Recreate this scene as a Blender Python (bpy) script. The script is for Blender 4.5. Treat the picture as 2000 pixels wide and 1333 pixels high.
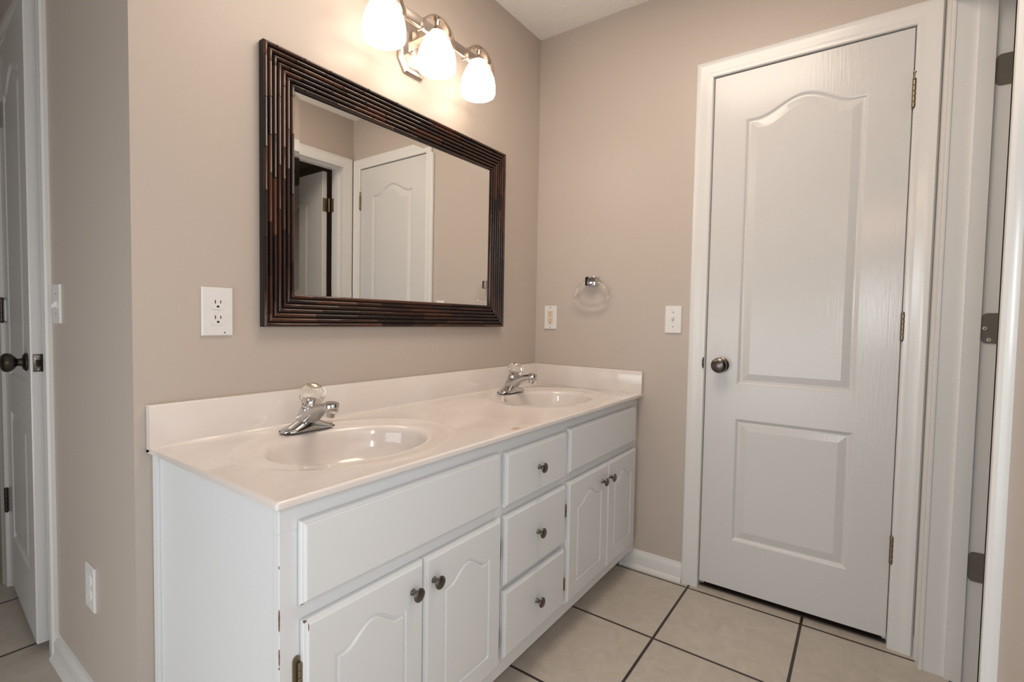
import bpy, bmesh, math, random
from mathutils import Vector, Matrix

# ------------------------------------------------------------------ clear
for o in list(bpy.data.objects):
    bpy.data.objects.remove(o, do_unlink=True)
C = bpy.context.scene.collection
sc = bpy.context.scene
PI = math.pi
rnd = random.Random(7)

# ------------------------------------------------------------------ camera
def setup_camera():
    cam = bpy.data.cameras.new('camera')
    cam.sensor_fit = 'HORIZONTAL'
    cam.sensor_width = 36.0
    cam.lens = 36.0 * 960.02 / 2000.0
    cam.clip_start = 0.02
    co = bpy.data.objects.new('camera', cam)
    C.objects.link(co)
    y, t, r = (math.radians(a) for a in (54.37, -2.3546, 0.992))
    f = Vector((math.sin(y)*math.cos(t), math.cos(y)*math.cos(t), math.sin(t)))
    rt = Vector((math.cos(y), -math.sin(y), 0))
    up = rt.cross(f)
    rt2 = math.cos(r)*rt + math.sin(r)*up
    up2 = -math.sin(r)*rt + math.cos(r)*up
    M = Matrix((rt2, up2, -f)).transposed().to_4x4()
    M.translation = Vector((-2.0777, -1.3444, 1.0859))
    co.matrix_world = M
    sc.camera = co
setup_camera()

# ------------------------------------------------------------------ world, lights, exposure
sc.view_settings.view_transform = 'Standard'
sc.view_settings.look = 'None'
sc.view_settings.gamma = 1.0
sc.view_settings.use_curve_mapping = False
sc.view_settings.exposure = 0.0
world = bpy.data.worlds.new('world')
sc.world = world
world.use_nodes = True
world.node_tree.nodes['Background'].inputs[0].default_value = (0.6, 0.65, 0.7, 1)
world.node_tree.nodes['Background'].inputs[1].default_value = 0.02

def area_light(name, loc, direction, sx, sy, power, color):
    l = bpy.data.lights.new(name, 'AREA')
    l.shape = 'RECTANGLE'
    l.size, l.size_y = sx, sy
    l.energy = power
    l.color = color
    o = bpy.data.objects.new(name, l)
    C.objects.link(o)
    o.location = loc
    o.rotation_euler = Vector(direction).to_track_quat('-Z', 'Y').to_euler()
    return o
# the photographer's flash and its bounce off the wall opposite the vanity
area_light('flash', (-2.13, -1.39, 1.22), (1, 0.35, 0.0), 0.06, 0.40, 3.4, (0.95, 1.0, 1.03))
area_light('flash_bounce', (-1.75, -1.522, 0.9), (0, 1, 0), 0.9, 1.4, 3.2, (0.93, 1.0, 1.08))
area_light('uplight_fill', (-1.60, -1.40, 1.7), (0.7, 0.2, 1), 0.3, 0.3, 1.9, (1.2, 0.80, 0.56))  # warm fill added to brighten the ceiling
# daylight coming down the hall
area_light('hall_daylight', (-3.3, -0.6, 0.7), (1, 0, 0), 1.5, 1.2, 16.8, (0.93, 1.01, 1.06))
# added warm fill light at the ceiling, out of frame overhead
area_light('ceiling_fill', (-0.98, -0.85, 2.445), (0, 0, -1), 0.6, 0.6, 10.6, (1.14, 0.97, 0.81))

SHADE_STRENGTH = 4.3

# ------------------------------------------------------------------ dimensions
H = 2.463            # ceiling
WL = -1.6752         # left end of the mirror wall
YF = -1.532          # face of the wall beside the camera
DZ0, DZ1 = 0.028, 2.060   # door leaf bottom and top
ZC = 0.7782          # counter top
TILE = 0.4045

# ------------------------------------------------------------------ materials
def new_mat(name):
    m = bpy.data.materials.new(name)
    m.use_nodes = True
    nt = m.node_tree
    return m, nt, nt.nodes['Principled BSDF']

def mat(name, col, rough=0.5, metal=0.0, bump=0.0, bscale=60.0, bdist=0.002, var=0.0, vscale=3.0, coat=0.0, stretch=None, spec=None):
    m, nt, b = new_mat(name)
    b.inputs['Base Color'].default_value = (*col, 1)
    b.inputs['Roughness'].default_value = rough
    b.inputs['Metallic'].default_value = metal
    if spec is not None:
        b.inputs['Specular IOR Level'].default_value = spec
    if coat:
        b.inputs['Coat Weight'].default_value = coat
        b.inputs['Coat Roughness'].default_value = 0.05
    tc = nt.nodes.new('ShaderNodeTexCoord')
    src = tc.outputs['Object']
    if stretch:
        mp = nt.nodes.new('ShaderNodeMapping')
        mp.inputs['Scale'].default_value = stretch
        nt.links.new(src, mp.inputs['Vector'])
        src = mp.outputs['Vector']
    if bump:
        n = nt.nodes.new('ShaderNodeTexNoise')
        n.inputs['Scale'].default_value = bscale
        n.inputs['Detail'].default_value = 3
        nt.links.new(src, n.inputs['Vector'])
        bp = nt.nodes.new('ShaderNodeBump')
        bp.inputs['Strength'].default_value = bump
        bp.inputs['Distance'].default_value = bdist
        nt.links.new(n.outputs['Fac'], bp.inputs['Height'])
        nt.links.new(bp.outputs['Normal'], b.inputs['Normal'])
    if var:
        n = nt.nodes.new('ShaderNodeTexNoise')
        n.inputs['Scale'].default_value = vscale
        n.inputs['Detail'].default_value = 5
        nt.links.new(tc.outputs['Object'], n.inputs['Vector'])
        mx = nt.nodes.new('ShaderNodeMix')
        mx.data_type = 'RGBA'
        mx.inputs[6].default_value = (*[c*(1-var) for c in col], 1)
        mx.inputs[7].default_value = (*[min(1, c*(1+var)) for c in col], 1)
        nt.links.new(n.outputs['Fac'], mx.inputs[0])
        nt.links.new(mx.outputs[2], b.inputs['Base Color'])
    return m

M = {}
M['paint'] = mat('taupe_wall_paint', (0.53, 0.46, 0.405), 0.42, bump=0.12, bscale=220, bdist=0.001, var=0.015, vscale=2)
M['ceiling'] = mat('ceiling_texture', (0.88, 0.85, 0.81), 0.9, bump=0.6, bscale=90, bdist=0.006)
M['trim'] = mat('white_gloss_trim', (0.76, 0.75, 0.73), 0.22, bump=0.05, bscale=30, bdist=0.001)
M['door'] = mat('white_door_paint', (0.67, 0.66, 0.645), 0.21, bump=0.32, bscale=22, bdist=0.0012, stretch=(9, 9, 0.5))
M['cabinet'] = mat('white_cabinet_paint', (0.765, 0.78, 0.79), 0.33, bump=0.06, bscale=25, bdist=0.001)
def chips(m, spots, col):
    nt = m.node_tree
    b = nt.nodes['Principled BSDF']
    geo = nt.nodes.new('ShaderNodeNewGeometry')
    nz = nt.nodes.new('ShaderNodeTexNoise'); nz.inputs['Scale'].default_value = 160
    nt.links.new(geo.outputs['Position'], nz.inputs['Vector'])
    acc = None
    for c, r in spots:
        mp = nt.nodes.new('ShaderNodeMapping')
        mp.inputs['Scale'].default_value = [1/x for x in r]
        mp.inputs['Location'].default_value = [-a/x for a, x in zip(c, r)]
        nt.links.new(geo.outputs['Position'], mp.inputs['Vector'])
        ln = nt.nodes.new('ShaderNodeVectorMath'); ln.operation = 'LENGTH'
        nt.links.new(mp.outputs['Vector'], ln.inputs[0])
        out = ln.outputs['Value']
        if acc is not None:
            mn = nt.nodes.new('ShaderNodeMath'); mn.operation = 'MINIMUM'
            nt.links.new(acc, mn.inputs[0]); nt.links.new(out, mn.inputs[1])
            out = mn.outputs[0]
        acc = out
    ad = nt.nodes.new('ShaderNodeMath'); ad.operation = 'ADD'
    nt.links.new(acc, ad.inputs[0]); nt.links.new(nz.outputs['Fac'], ad.inputs[1])
    lt = nt.nodes.new('ShaderNodeMath'); lt.operation = 'LESS_THAN'
    nt.links.new(ad.outputs[0], lt.inputs[0]); lt.inputs[1].default_value = 1.35
    mx = nt.nodes.new('ShaderNodeMix'); mx.data_type = 'RGBA'
    nt.links.new(lt.outputs[0], mx.inputs[0])
    mx.inputs[6].default_value = b.inputs['Base Color'].default_value
    mx.inputs[7].default_value = (*col, 1)
    nt.links.new(mx.outputs[2], b.inputs['Base Color'])
# worn spots where the paint has chipped to brown wood
chips(M['cabinet'], [((-1.6000, -0.560, 0.5775), (0.006, 0.008, 0.004)), ((-1.5955, -0.559, 0.5450), (0.006, 0.008, 0.0045)), ((-1.5900, -0.561, 0.5350), (0.0012, 0.004, 0.010)),
                     ((-1.6350, -0.5435, 0.560), (0.0022, 0.0028, 0.030)), ((-1.6350, -0.5435, 0.492), (0.0020, 0.0026, 0.026)), ((-1.6350, -0.5435, 0.655), (0.0018, 0.0022, 0.006))], (0.16, 0.075, 0.055))
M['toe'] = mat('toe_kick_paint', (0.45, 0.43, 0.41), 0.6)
M['plastic'] = mat('white_plastic', (0.78, 0.765, 0.75), 0.3)
M['almond'] = mat('almond_plastic', (0.74, 0.62, 0.48), 0.3)
M['ivory'] = mat('ivory_plastic', (0.80, 0.72, 0.66), 0.3)
M['cap_white'] = mat('bright_white_plastic', (0.86, 0.86, 0.85), 0.3)
M['cap_slot'] = mat('pale_slot', (0.55, 0.54, 0.53), 0.4)
M['capbrass'] = mat('pale_brass_cap', (0.86, 0.72, 0.56), 0.22, 1.0)
M['slot'] = mat('dark_slot', (0.012, 0.010, 0.010), 0.6)
M['tanslot'] = mat('tan_slot', (0.25, 0.15, 0.10), 0.6)
M['screw'] = mat('steel_screw', (0.35, 0.33, 0.31), 0.35, 1.0)
M['chrome'] = mat('chrome', (0.56, 0.555, 0.55), 0.08, 1.0)
M['nickel'] = mat('brushed_nickel', (0.56, 0.49, 0.43), 0.28, 1.0)
M['knob'] = mat('pewter_knob', (0.17, 0.152, 0.14), 0.34, 1.0)
M['bronze'] = mat('dark_bronze', (0.075, 0.062, 0.055), 0.28, 0.9)
M['pewter'] = mat('antique_pewter', (0.15, 0.13, 0.115), 0.26, 1.0)
M['hinge'] = mat('antique_brass_hinge', (0.27, 0.225, 0.155), 0.38, 1.0)
M['leaf'] = mat('dark_hinge_leaf', (0.20, 0.185, 0.155), 0.5, 0.6)
M['brass'] = mat('brass_screw', (0.85, 0.76, 0.55), 0.45, 0.3)
M['darkfoot'] = mat('dark_gasket', (0.03, 0.03, 0.03), 0.5)

def glass_mat(name, col, ior, rough):
    m, nt, b = new_mat(name)
    b.inputs['Base Color'].default_value = (*col, 1)
    b.inputs['Transmission Weight'].default_value = 1.0
    b.inputs['IOR'].default_value = ior
    b.inputs['Roughness'].default_value = rough
    return m
M['acrylic'] = glass_mat('clear_acrylic', (0.97, 0.96, 0.94), 1.40, 0.02)
M['ring'] = glass_mat('clear_acrylic_ring', (0.98, 0.97, 0.95), 1.42, 0.01)
M['mirror'] = mat('mirror_silver', (0.86, 0.855, 0.83), 0.0, 1.0)

def shade_mat():
    m, nt, b = new_mat('frosted_glass_shade')
    b.inputs['Base Color'].default_value = (0.9, 0.88, 0.84, 1)
    b.inputs['Roughness'].default_value = 0.35
    b.inputs['Emission Color'].default_value = (1.08, 0.92, 0.76, 1)
    b.inputs['Emission Strength'].default_value = SHADE_STRENGTH
    return m
M['shade'] = shade_mat()

def frame_mats():
    out = []
    for i, (c, r) in enumerate((((0.036, 0.0145, 0.009), 0.20), ((0.016, 0.008, 0.007), 0.18), ((0.070, 0.025, 0.013), 0.24), ((0.004, 0.003, 0.003), 0.5))):
        out.append(mat('bamboo_stain_%s' % ('brown', 'espresso', 'russet', 'groove')[i], c, r, bump=0.15, bscale=60, bdist=0.001, var=0.25, vscale=40))
    return out
FRAME = frame_mats()

def tile_mat():
    m, nt, b = new_mat('beige_floor_tile')
    tc = nt.nodes.new('ShaderNodeTexCoord')
    mp = nt.nodes.new('ShaderNodeMapping')
    # grout lines at x = -0.442 + k*TILE, y = -0.791 + k*TILE
    mp.inputs['Location'].default_value = (0.442 + 20*TILE, 0.791 + 20*TILE, 0)
    nt.links.new(tc.outputs['Object'], mp.inputs['Vector'])
    br = nt.nodes.new('ShaderNodeTexBrick')
    br.offset = 0.0; br.offset_frequency = 1; br.squash = 1.0
    br.inputs['Scale'].default_value = 1.0
    br.inputs['Brick Width'].default_value = TILE
    br.inputs['Row Height'].default_value = TILE
    br.inputs['Mortar Size'].default_value = 0.0048
    br.inputs['Mortar Smooth'].default_value = 0.1
    br.inputs['Bias'].default_value = 0.0
    br.inputs['Color1'].default_value = (0.535, 0.482, 0.425, 1)
    br.inputs['Color2'].default_value = (0.565, 0.512, 0.452, 1)
    br.inputs['Mortar'].default_value = (0.045, 0.033, 0.028, 1)
    nt.links.new(mp.outputs['Vector'], br.inputs['Vector'])
    n = nt.nodes.new('ShaderNodeTexNoise')
    n.inputs['Scale'].default_value = 16
    n.inputs['Detail'].default_value = 8
    n.inputs['Roughness'].default_value = 0.65
    n.inputs['Distortion'].default_value = 1.2
    nt.links.new(tc.outputs['Object'], n.inputs['Vector'])
    rp = nt.nodes.new('ShaderNodeValToRGB')
    rp.color_ramp.elements[0].position = 0.3
    rp.color_ramp.elements[0].color = (0.89, 0.875, 0.85, 1)
    rp.color_ramp.elements[1].position = 0.7
    rp.color_ramp.elements[1].color = (1.06, 1.06, 1.05, 1)
    nt.links.new(n.outputs['Fac'], rp.inputs['Fac'])
    mx = nt.nodes.new('ShaderNodeMix')
    mx.data_type = 'RGBA'; mx.blend_type = 'MULTIPLY'
    mx.inputs[0].default_value = 1.0
    nt.links.new(br.outputs['Color'], mx.inputs[6])
    nt.links.new(rp.outputs['Color'], mx.inputs[7])
    nt.links.new(mx.outputs[2], b.inputs['Base Color'])
    b.inputs['Roughness'].default_value = 0.45
    inv = nt.nodes.new('ShaderNodeMath'); inv.operation = 'SUBTRACT'
    inv.inputs[0].default_value = 1.0
    nt.links.new(br.outputs['Fac'], inv.inputs[1])
    bp = nt.nodes.new('ShaderNodeBump')
    bp.inputs['Strength'].default_value = 0.6
    bp.inputs['Distance'].default_value = 0.002
    nt.links.new(inv.outputs[0], bp.inputs['Height'])
    nt.links.new(bp.outputs['Normal'], b.inputs['Normal'])
    return m
M['tile'] = tile_mat()

def marble_mat():
    m, nt, b = new_mat('cultured_marble')
    tc = nt.nodes.new('ShaderNodeTexCoord')
    w = nt.nodes.new('ShaderNodeTexNoise')
    w.inputs['Scale'].default_value = 2.6
    w.inputs['Detail'].default_value = 6
    w.inputs['Distortion'].default_value = 2.0
    nt.links.new(tc.outputs['Object'], w.inputs['Vector'])
    rp = nt.nodes.new('ShaderNodeValToRGB')
    rp.color_ramp.elements[0].position = 0.42
    rp.color_ramp.elements[0].color = (0.76, 0.695, 0.655, 1)
    rp.color_ramp.elements[1].position = 0.62
    rp.color_ramp.elements[1].color = (0.80, 0.745, 0.705, 1)
    nt.links.new(w.outputs['Fac'], rp.inputs['Fac'])
    # rusty stain near the front edge, between the bowls
    geo = nt.nodes.new('ShaderNodeNewGeometry')
    mp = nt.nodes.new('ShaderNodeMapping')
    mp.vector_type = 'POINT'
    mp.inputs['Scale'].default_value = (1/0.021, 1/0.013, 1/0.02)
    mp.inputs['Location'].default_value = (0.936/0.021, 0.545/0.013, -ZC/0.02)
    nt.links.new(geo.outputs['Position'], mp.inputs['Vector'])
    ln = nt.nodes.new('ShaderNodeVectorMath'); ln.operation = 'LENGTH'
    nt.links.new(mp.outputs['Vector'], ln.inputs[0])
    n2 = nt.nodes.new('ShaderNodeTexNoise'); n2.inputs['Scale'].default_value = 90
    nt.links.new(tc.outputs['Object'], n2.inputs['Vector'])
    ad = nt.nodes.new('ShaderNodeMath'); ad.operation = 'ADD'
    nt.links.new(ln.outputs['Value'], ad.inputs[0]); nt.links.new(n2.outputs['Fac'], ad.inputs[1])
    mr = nt.nodes.new('ShaderNodeMapRange')
    mr.inputs['From Min'].default_value = 1.0; mr.inputs['From Max'].default_value = 1.6
    mr.inputs['To Min'].default_value = 0.75; mr.inputs['To Max'].default_value = 0.0
    nt.links.new(ad.outputs[0], mr.inputs['Value'])
    mx = nt.nodes.new('ShaderNodeMix'); mx.data_type = 'RGBA'
    nt.links.new(mr.outputs['Result'], mx.inputs[0])
    nt.links.new(rp.outputs['Color'], mx.inputs[6])
    mx.inputs[7].default_value = (0.62, 0.30, 0.15, 1)
    nt.links.new(mx.outputs[2], b.inputs['Base Color'])
    b.inputs['Roughness'].default_value = 0.12
    b.inputs['Coat Weight'].default_value = 0.4
    b.inputs['Coat Roughness'].default_value = 0.05
    return m
M['marble'] = marble_mat()

# ------------------------------------------------------------------ object helpers
def meta(o, label=None, cat=None, group=None, kind=None):
    if label: o['label'] = label
    if cat: o['category'] = cat
    if group: o['group'] = group
    if kind: o['kind'] = kind
    return o

def root_loc(p):
    v = Vector((0, 0, 0))
    while p is not None:
        v += p.location
        p = p.parent
    return v

def obj(name, bm, mats, parent=None, world=True, smooth=True, angle=32, label=None, origin=None):
    """link a bmesh as ONE mesh object; world=True: vertices are in room coordinates"""
    me = bpy.data.meshes.new(name)
    bmesh.ops.recalc_face_normals(bm, faces=bm.faces)
    o = bpy.data.objects.new(name, me)
    if parent is not None:
        o.parent = parent
        if world:
            bmesh.ops.translate(bm, vec=-root_loc(parent), verts=bm.verts)
    elif origin is not None:
        bmesh.ops.translate(bm, vec=-Vector(origin), verts=bm.verts)
        o.location = origin
    bm.to_mesh(me)
    bm.free()
    for m in (mats if isinstance(mats, (list, tuple)) else [mats]):
        me.materials.append(m)
    if smooth:
        me.shade_smooth()
        me.set_sharp_from_angle(angle=math.radians(angle))
    C.objects.link(o)
    if label: o['label'] = label
    return o

def thing(name, loc, label, cat, group=None, kind=None, rotz=0.0):
    o = bpy.data.objects.new(name, None)
    o.empty_display_size = 0.05
    C.objects.link(o)
    o.location = loc
    o.rotation_euler = (0, 0, rotz)
    return meta(o, label, cat, group, kind)

def BM(): return bmesh.new()

def add_box(bm, lo, hi, bevel=0.0, segs=2):
    r = bmesh.ops.create_cube(bm, size=1.0)
    vs = r['verts']
    for v in vs:
        v.co = Vector(((lo[i]+hi[i])/2 + v.co[i]*(hi[i]-lo[i])) for i in range(3))
    if bevel:
        es = list({e for v in vs for e in v.link_edges})
        bmesh.ops.bevel(bm, geom=es, offset=bevel, segments=segs, profile=0.5, affect='EDGES', clamp_overlap=True)

def box(lo, hi, bevel=0.0, segs=2):
    bm = BM(); add_box(bm, lo, hi, bevel, segs); return bm

def frame_of(axis):
    a = Vector(axis).normalized()
    t = Vector((0, 0, 1)) if abs(a.z) < 0.9 else Vector((1, 0, 0))
    u = t.cross(a).normalized()
    return a, u, a.cross(u)

def add_lathe(bm, base, axis, prof, n=32, flute=0.0, nf=0, cap=True):
    """prof: list of (radius, height along axis)"""
    a, u, w = frame_of(axis)
    base = Vector(base)
    rings = []
    for r, h in prof:
        ring = []
        for k in range(n):
            th = 2*PI*k/n
            rr = r*(1 + flute*math.cos(nf*th)) if flute else r
            ring.append(bm.verts.new(base + a*h + u*rr*math.cos(th) + w*rr*math.sin(th)))
        rings.append(ring)
    for r0, r1 in zip(rings, rings[1:]):
        for k in range(n):
            bm.faces.new((r0[k], r0[(k+1) % n], r1[(k+1) % n], r1[k]))
    if cap:
        bm.faces.new(rings[0][::-1]); bm.faces.new(rings[-1])

def lathe(base, axis, prof, n=32, **k):
    bm = BM(); add_lathe(bm, base, axis, prof, n, **k); return bm

def add_loft(bm, rings, closed=False, cap=True):
    vr = [[bm.verts.new(p) for p in r] for r in rings]
    n = len(vr[0])
    pairs = list(zip(vr, vr[1:])) + ([(vr[-1], vr[0])] if closed else [])
    for a, b in pairs:
        for k in range(n):
            bm.faces.new((a[k], a[(k+1) % n], b[(k+1) % n], b[k]))
    if cap and not closed:
        bm.faces.new(vr[0][::-1]); bm.faces.new(vr[-1])

def add_tube(bm, pts, rad, n=12, closed=False):
    pts = [Vector(p) for p in pts]
    rings = []
    N = len(pts)
    prev = None
    for i, p in enumerate(pts):
        if closed:
            d = pts[(i+1) % N] - pts[i-1]
        else:
            d = pts[min(i+1, N-1)] - pts[max(i-1, 0)]
        d.normalize()
        if prev is None:
            _, u, w = frame_of(d)
        else:
            u = (prev - d*prev.dot(d)).normalized()
            w = d.cross(u)
        prev = u
        r = rad[i] if isinstance(rad, (list, tuple)) else rad
        rings.append([p + u*r*math.cos(2*PI*k/n) + w*r*math.sin(2*PI*k/n) for k in range(n)])
    add_loft(bm, rings, closed=closed)

def extrude_profile(prof, f0, f1):
    """closed 2D profile swept between two mappings f(a,b)->Vector"""
    bm = BM()
    add_loft(bm, [[f0(a, b) for a, b in prof], [f1(a, b) for a, b in prof]])
    return bm

# ------------------------------------------------------------------ panelled slabs (doors, drawer fronts)
def rect_loop(u0, v0, u1, v1):
    return lambda d: [(u0+d, v0+d), (u1-d, v0+d), (u1-d, v1-d), (u0+d, v1-d)]

def arch_loop(u0, v0, u1, v1, rise, n=40, power=1.0, flat=0.06):
    def f(d):
        a, b = u0+d, u1-d
        pts = [(a, v0+d), (b, v0+d)]
        for i in range(n+1):
            t = 1 - i/n
            s = (t-flat)/(1-2*flat)
            s = min(1, max(0, s))
            z = v1 + rise*(math.sin(PI*s)**2)**power - d
            pts.append((a+(b-a)*t, z))
        return pts
    return f

def add_panel_face(bm, w, h, P, edge, holes, slab_back):
    """front skin of a slab. P(u,v,depth) maps to 3D, depth>0 goes into the slab.
    edge: [(inset, depth)...] from the rim inwards; holes: [(loopfn, [(inset, depth)...])]"""
    def ring(pts, depth):
        vs = [bm.verts.new(P(u, v, depth)) for u, v in pts]
        es = [bm.edges.new((vs[i], vs[(i+1) % len(vs)])) for i in range(len(vs))]
        return vs, es
    def bridge(a, b):
        n = len(a)
        for k in range(n):
            bm.faces.new((a[k], a[(k+1) % n], b[(k+1) % n], b[k]))
    outer = rect_loop(0, 0, w, h)
    prev = None
    first = None
    es = None
    for ins, dep in edge:
        vs, es = ring(outer(ins), dep)
        if prev: bridge(prev, vs)
        else: first = vs
        prev = vs
    fill = list(es)
    for fn, prof in holes:
        pv = None
        for i, (ins, dep) in enumerate(prof):
            vs, es2 = ring(fn(ins), dep)
            if i == 0: fill += es2
            else: bridge(pv, vs)
            pv = vs; last = es2
        bmesh.ops.triangle_fill(bm, use_beauty=True, use_dissolve=False, edges=last)
    bmesh.ops.triangle_fill(bm, use_beauty=True, use_dissolve=False, edges=fill)
    return first

def bridge_loops(bm, a, b):
    n = len(a)
    for k in range(n):
        bm.faces.new((a[k], a[(k+1) % n], b[(k+1) % n], b[k]))

# ------------------------------------------------------------------ setting: shell
def shell():
    def st(name, bm, m, label, cat, origin=None):
        return meta(obj(name, bm, m, smooth=False), label, cat, kind='structure')
    st('floor', box((-3.5, -3.3, -0.05), (0.62, 2.1, 0)), M['tile'], 'beige square ceramic tile floor with dark grout', 'floor')
    st('ceiling', box((-3.5, -3.3, H), (0.62, 2.1, H+0.05)), M['ceiling'], 'off-white textured ceiling above the vanity', 'ceiling')
    st('wall_back', box((WL, 0, 0), (0.0, 0.11, H)), M['paint'], 'taupe wall behind the mirror and the vanity', 'wall')
    bm = BM()
    add_box(bm, (WL, 0.11, 0), (WL+0.11, 0.745, H))
    add_box(bm, (WL, 0.745, 2.066), (WL+0.11, 1.366, H))
    add_box(bm, (WL, 1.366, 0), (WL+0.11, 2.1, H))
    st('wall_left', bm, M['paint'], 'shadowed taupe side wall running back to the narrow door', 'wall')
    bm = BM()
    add_box(bm, (0, -0.822, 0), (0.11, 0.11, H))
    add_box(bm, (0, -1.446, 2.066), (0.11, -0.822, H))
    add_box(bm, (0, YF, 0), (0.11, -1.446, H))
    st('wall_right', bm, M['paint'], 'warm taupe wall with the closed door and towel ring', 'wall')
    bm = BM()
    add_box(bm, (-0.0705, YF-0.128, 0), (0.11, YF, H))
    add_box(bm, (-0.9735, YF-0.128, 2.0805), (-0.0705, YF, H))
    add_box(bm, (-3.5, YF-0.128, 0), (-0.9735, YF, H))
    st('wall_front', bm, M['paint'], 'taupe wall with the open doorway at the right edge', 'wall')
    bm = BM()
    add_box(bm, (-3.5, YF, 0), (-3.4, 2.1, H))
    add_box(bm, (-3.4, 2.0, 0), (WL, 2.1, H))
    add_box(bm, (-3.4, 0.85, 0), (-2.30, 2.0, H))  # unseen block added to keep light off the narrow door
    st('wall_hall', bm, M['paint'], 'taupe hall wall behind the camera plus an added block shading the left door', 'wall')
    bm = BM()
    add_box(bm, (-3.5, -3.3, 0), (-3.4, YF-0.128, H))
    add_box(bm, (-3.4, -3.3, 0), (0.62, -3.2, H))
    add_box(bm, (0.52, -3.2, 0), (0.62, 2.1, H))
    add_box(bm, (WL+0.11, 2.0, 0), (0.52, 2.1, H))
    st('wall_outer', bm, M['paint'], 'outer walls of the dim rooms beyond the doors', 'wall')
shell()

# ------------------------------------------------------------------ casings, jambs, baseboards
CAS = [(0, 0), (0, 0.008), (0.003, 0.0105), (0.016, 0.012), (0.022, 0.0112), (0.040, 0.0150), (0.054, 0.0165), (0.061, 0.0150), (0.066, 0.0095), (0.066, 0)]

CAS_ROUND = [(0, 0), (0, 0.006), (0.004, 0.008), (0.020, 0.0095), (0.030, 0.0105), (0.044, 0.0155), (0.054, 0.0185), (0.062, 0.0175), (0.067, 0.0125), (0.069, 0.006), (0.069, 0)]

def casing_bm(a0, a1, z1, f, w=0.066, prof=CAS):
    """three-sided mitred casing. a0<a1 inner edges, z1 inner top; f(a, z, t) -> Vector"""
    k = w/prof[-1][0]
    bm = BM()
    rings = []
    for pa, pz, sx, top in ((a0, 0, -1, 0), (a0, z1, -1, 1), (a1, z1, 1, 1), (a1, 0, 1, 0)):
        rings.append([f(pa + sx*d*k, pz + (d*k if top else 0), t) for d, t in prof])
    add_loft(bm, rings)
    return bm

def jamb_bm(a0, a1, z1, t0, t1, thick, f, stop=None):
    """lining of an opening between inner edges a0..a1 up to z1; t from t0 to t1 through the wall"""
    bm = BM()
    def bx(al, ah, zl, zh, tl, th):
        p, q = f(al, zl, tl), f(ah, zh, th)
        add_box(bm, [min(p[i], q[i]) for i in range(3)], [max(p[i], q[i]) for i in range(3)])
    bx(a0-thick, a0, 0, z1+thick, t0, t1)
    bx(a1, a1+thick, 0, z1+thick, t0, t1)
    bx(a0, a1, z1, z1+thick, t0, t1)
    if stop:
        s0, s1, sd = stop
        bx(a0, a0+sd, 0, z1, s0, s1)
        bx(a1-sd, a1, 0, z1, s0, s1)
        bx(a0+sd, a1-sd, z1-sd, z1, s0, s1)
    return bm

def trims():
    def tr(name, bm, label, cat):
        return meta(obj(name, bm, M['trim'], angle=25), label, cat, kind='structure')
    # closed door on the right wall
    fr = lambda a, z, t: Vector((-t, a, z))
    t1 = tr('trim_1', casing_bm(-1.446, -0.822, 2.063, fr), 'white casing around the closed door', 'door casing')
    obj('jamb', jamb_bm(-1.4445, -0.8235, 2.0645, -0.11, -0.0005, 0.0012, fr, stop=(-0.075, -0.040, 0.012)), M['trim'], t1, smooth=False)
    bm = box((-0.0185, -0.8205, 0.908), (-0.008, -0.8165, 0.952), 0.0015)
    add_box(bm, (-0.0215, -0.8185, 0.916), (-0.0165, -0.8150, 0.944), 0.0015)
    obj('strike_plate', bm, M['bronze'], t1, label='small black strike plate on the casing edge')
    # doorway in the wall beside the camera
    ff = lambda a, z, t: Vector((a, YF + t, z))
    t2 = tr('trim_2', casing_bm(-0.962, -0.078, 2.072, ff, 0.068, CAS_ROUND), 'white casing around the open doorway at the right edge', 'door casing')
    obj('jamb', jamb_bm(-0.969, -0.075, 2.076, -0.1285, 0.0005, 0.004, ff, stop=(-0.091, -0.052, 0.011)), M['trim'], t2, smooth=False)
    # narrow door on the left
    fl = lambda a, z, t: Vector((WL - t, a, z))
    t3 = tr('trim_3', casing_bm(0.743, 1.368, 2.063, fl), 'white casing around the narrow door at the left edge', 'door casing')
    obj('jamb', jamb_bm(0.7465, 1.3645, 2.0645, -0.11, -0.0005, 0.0012, fl, stop=(-0.075, -0.040, 0.012)), M['trim'], t3, smooth=False)
    bm = box((0.020, -1.443, 0.0), (0.11, -0.825, 0.004), 0.001)  # flat dark brown strip on the floor below the closed door
    meta(obj('trim_4', bm, mat('dark_brown_strip', (0.05, 0.032, 0.024), 0.5)), 'dark brown strip under the closed door', 'threshold', kind='structure')
    # baseboards
    BP = [(0, 0), (0.022, 0), (0.0215, 0.008), (0.017, 0.015), (0.012, 0.018), (0.012, 0.055), (0.009, 0.066), (0.006, 0.070), (0.005, 0.078), (0, 0.080)]
    def bb(name, f0, f1, label):
        meta(obj(name, extrude_profile(BP, f0, f1), M['trim'], angle=30), label, 'baseboard', kind='structure')
    bb('baseboard_right', lambda d, z: Vector((-d, -0.485, z)), lambda d, z: Vector((-d, -0.757, z)), 'short white baseboard between the vanity and the door casing')
    bb('baseboard_left', lambda d, z: Vector((WL-d, -0.0, z)), lambda d, z: Vector((WL-d, 0.684, z)), 'white baseboard along the shadowed side wall')
    bb('baseboard_corner', lambda d, z: Vector((-d*0.5, -1.513, z*0.8)), lambda d, z: Vector((-d*0.5, YF, z*0.8)), 'stub of white baseboard in the corner between the two casings')
    bb('baseboard_front', lambda d, z: Vector((-3.4, YF+d, z)), lambda d, z: Vector((-1.032, YF+d, z)), 'white baseboard on the wall beside the camera')
trims()

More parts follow.
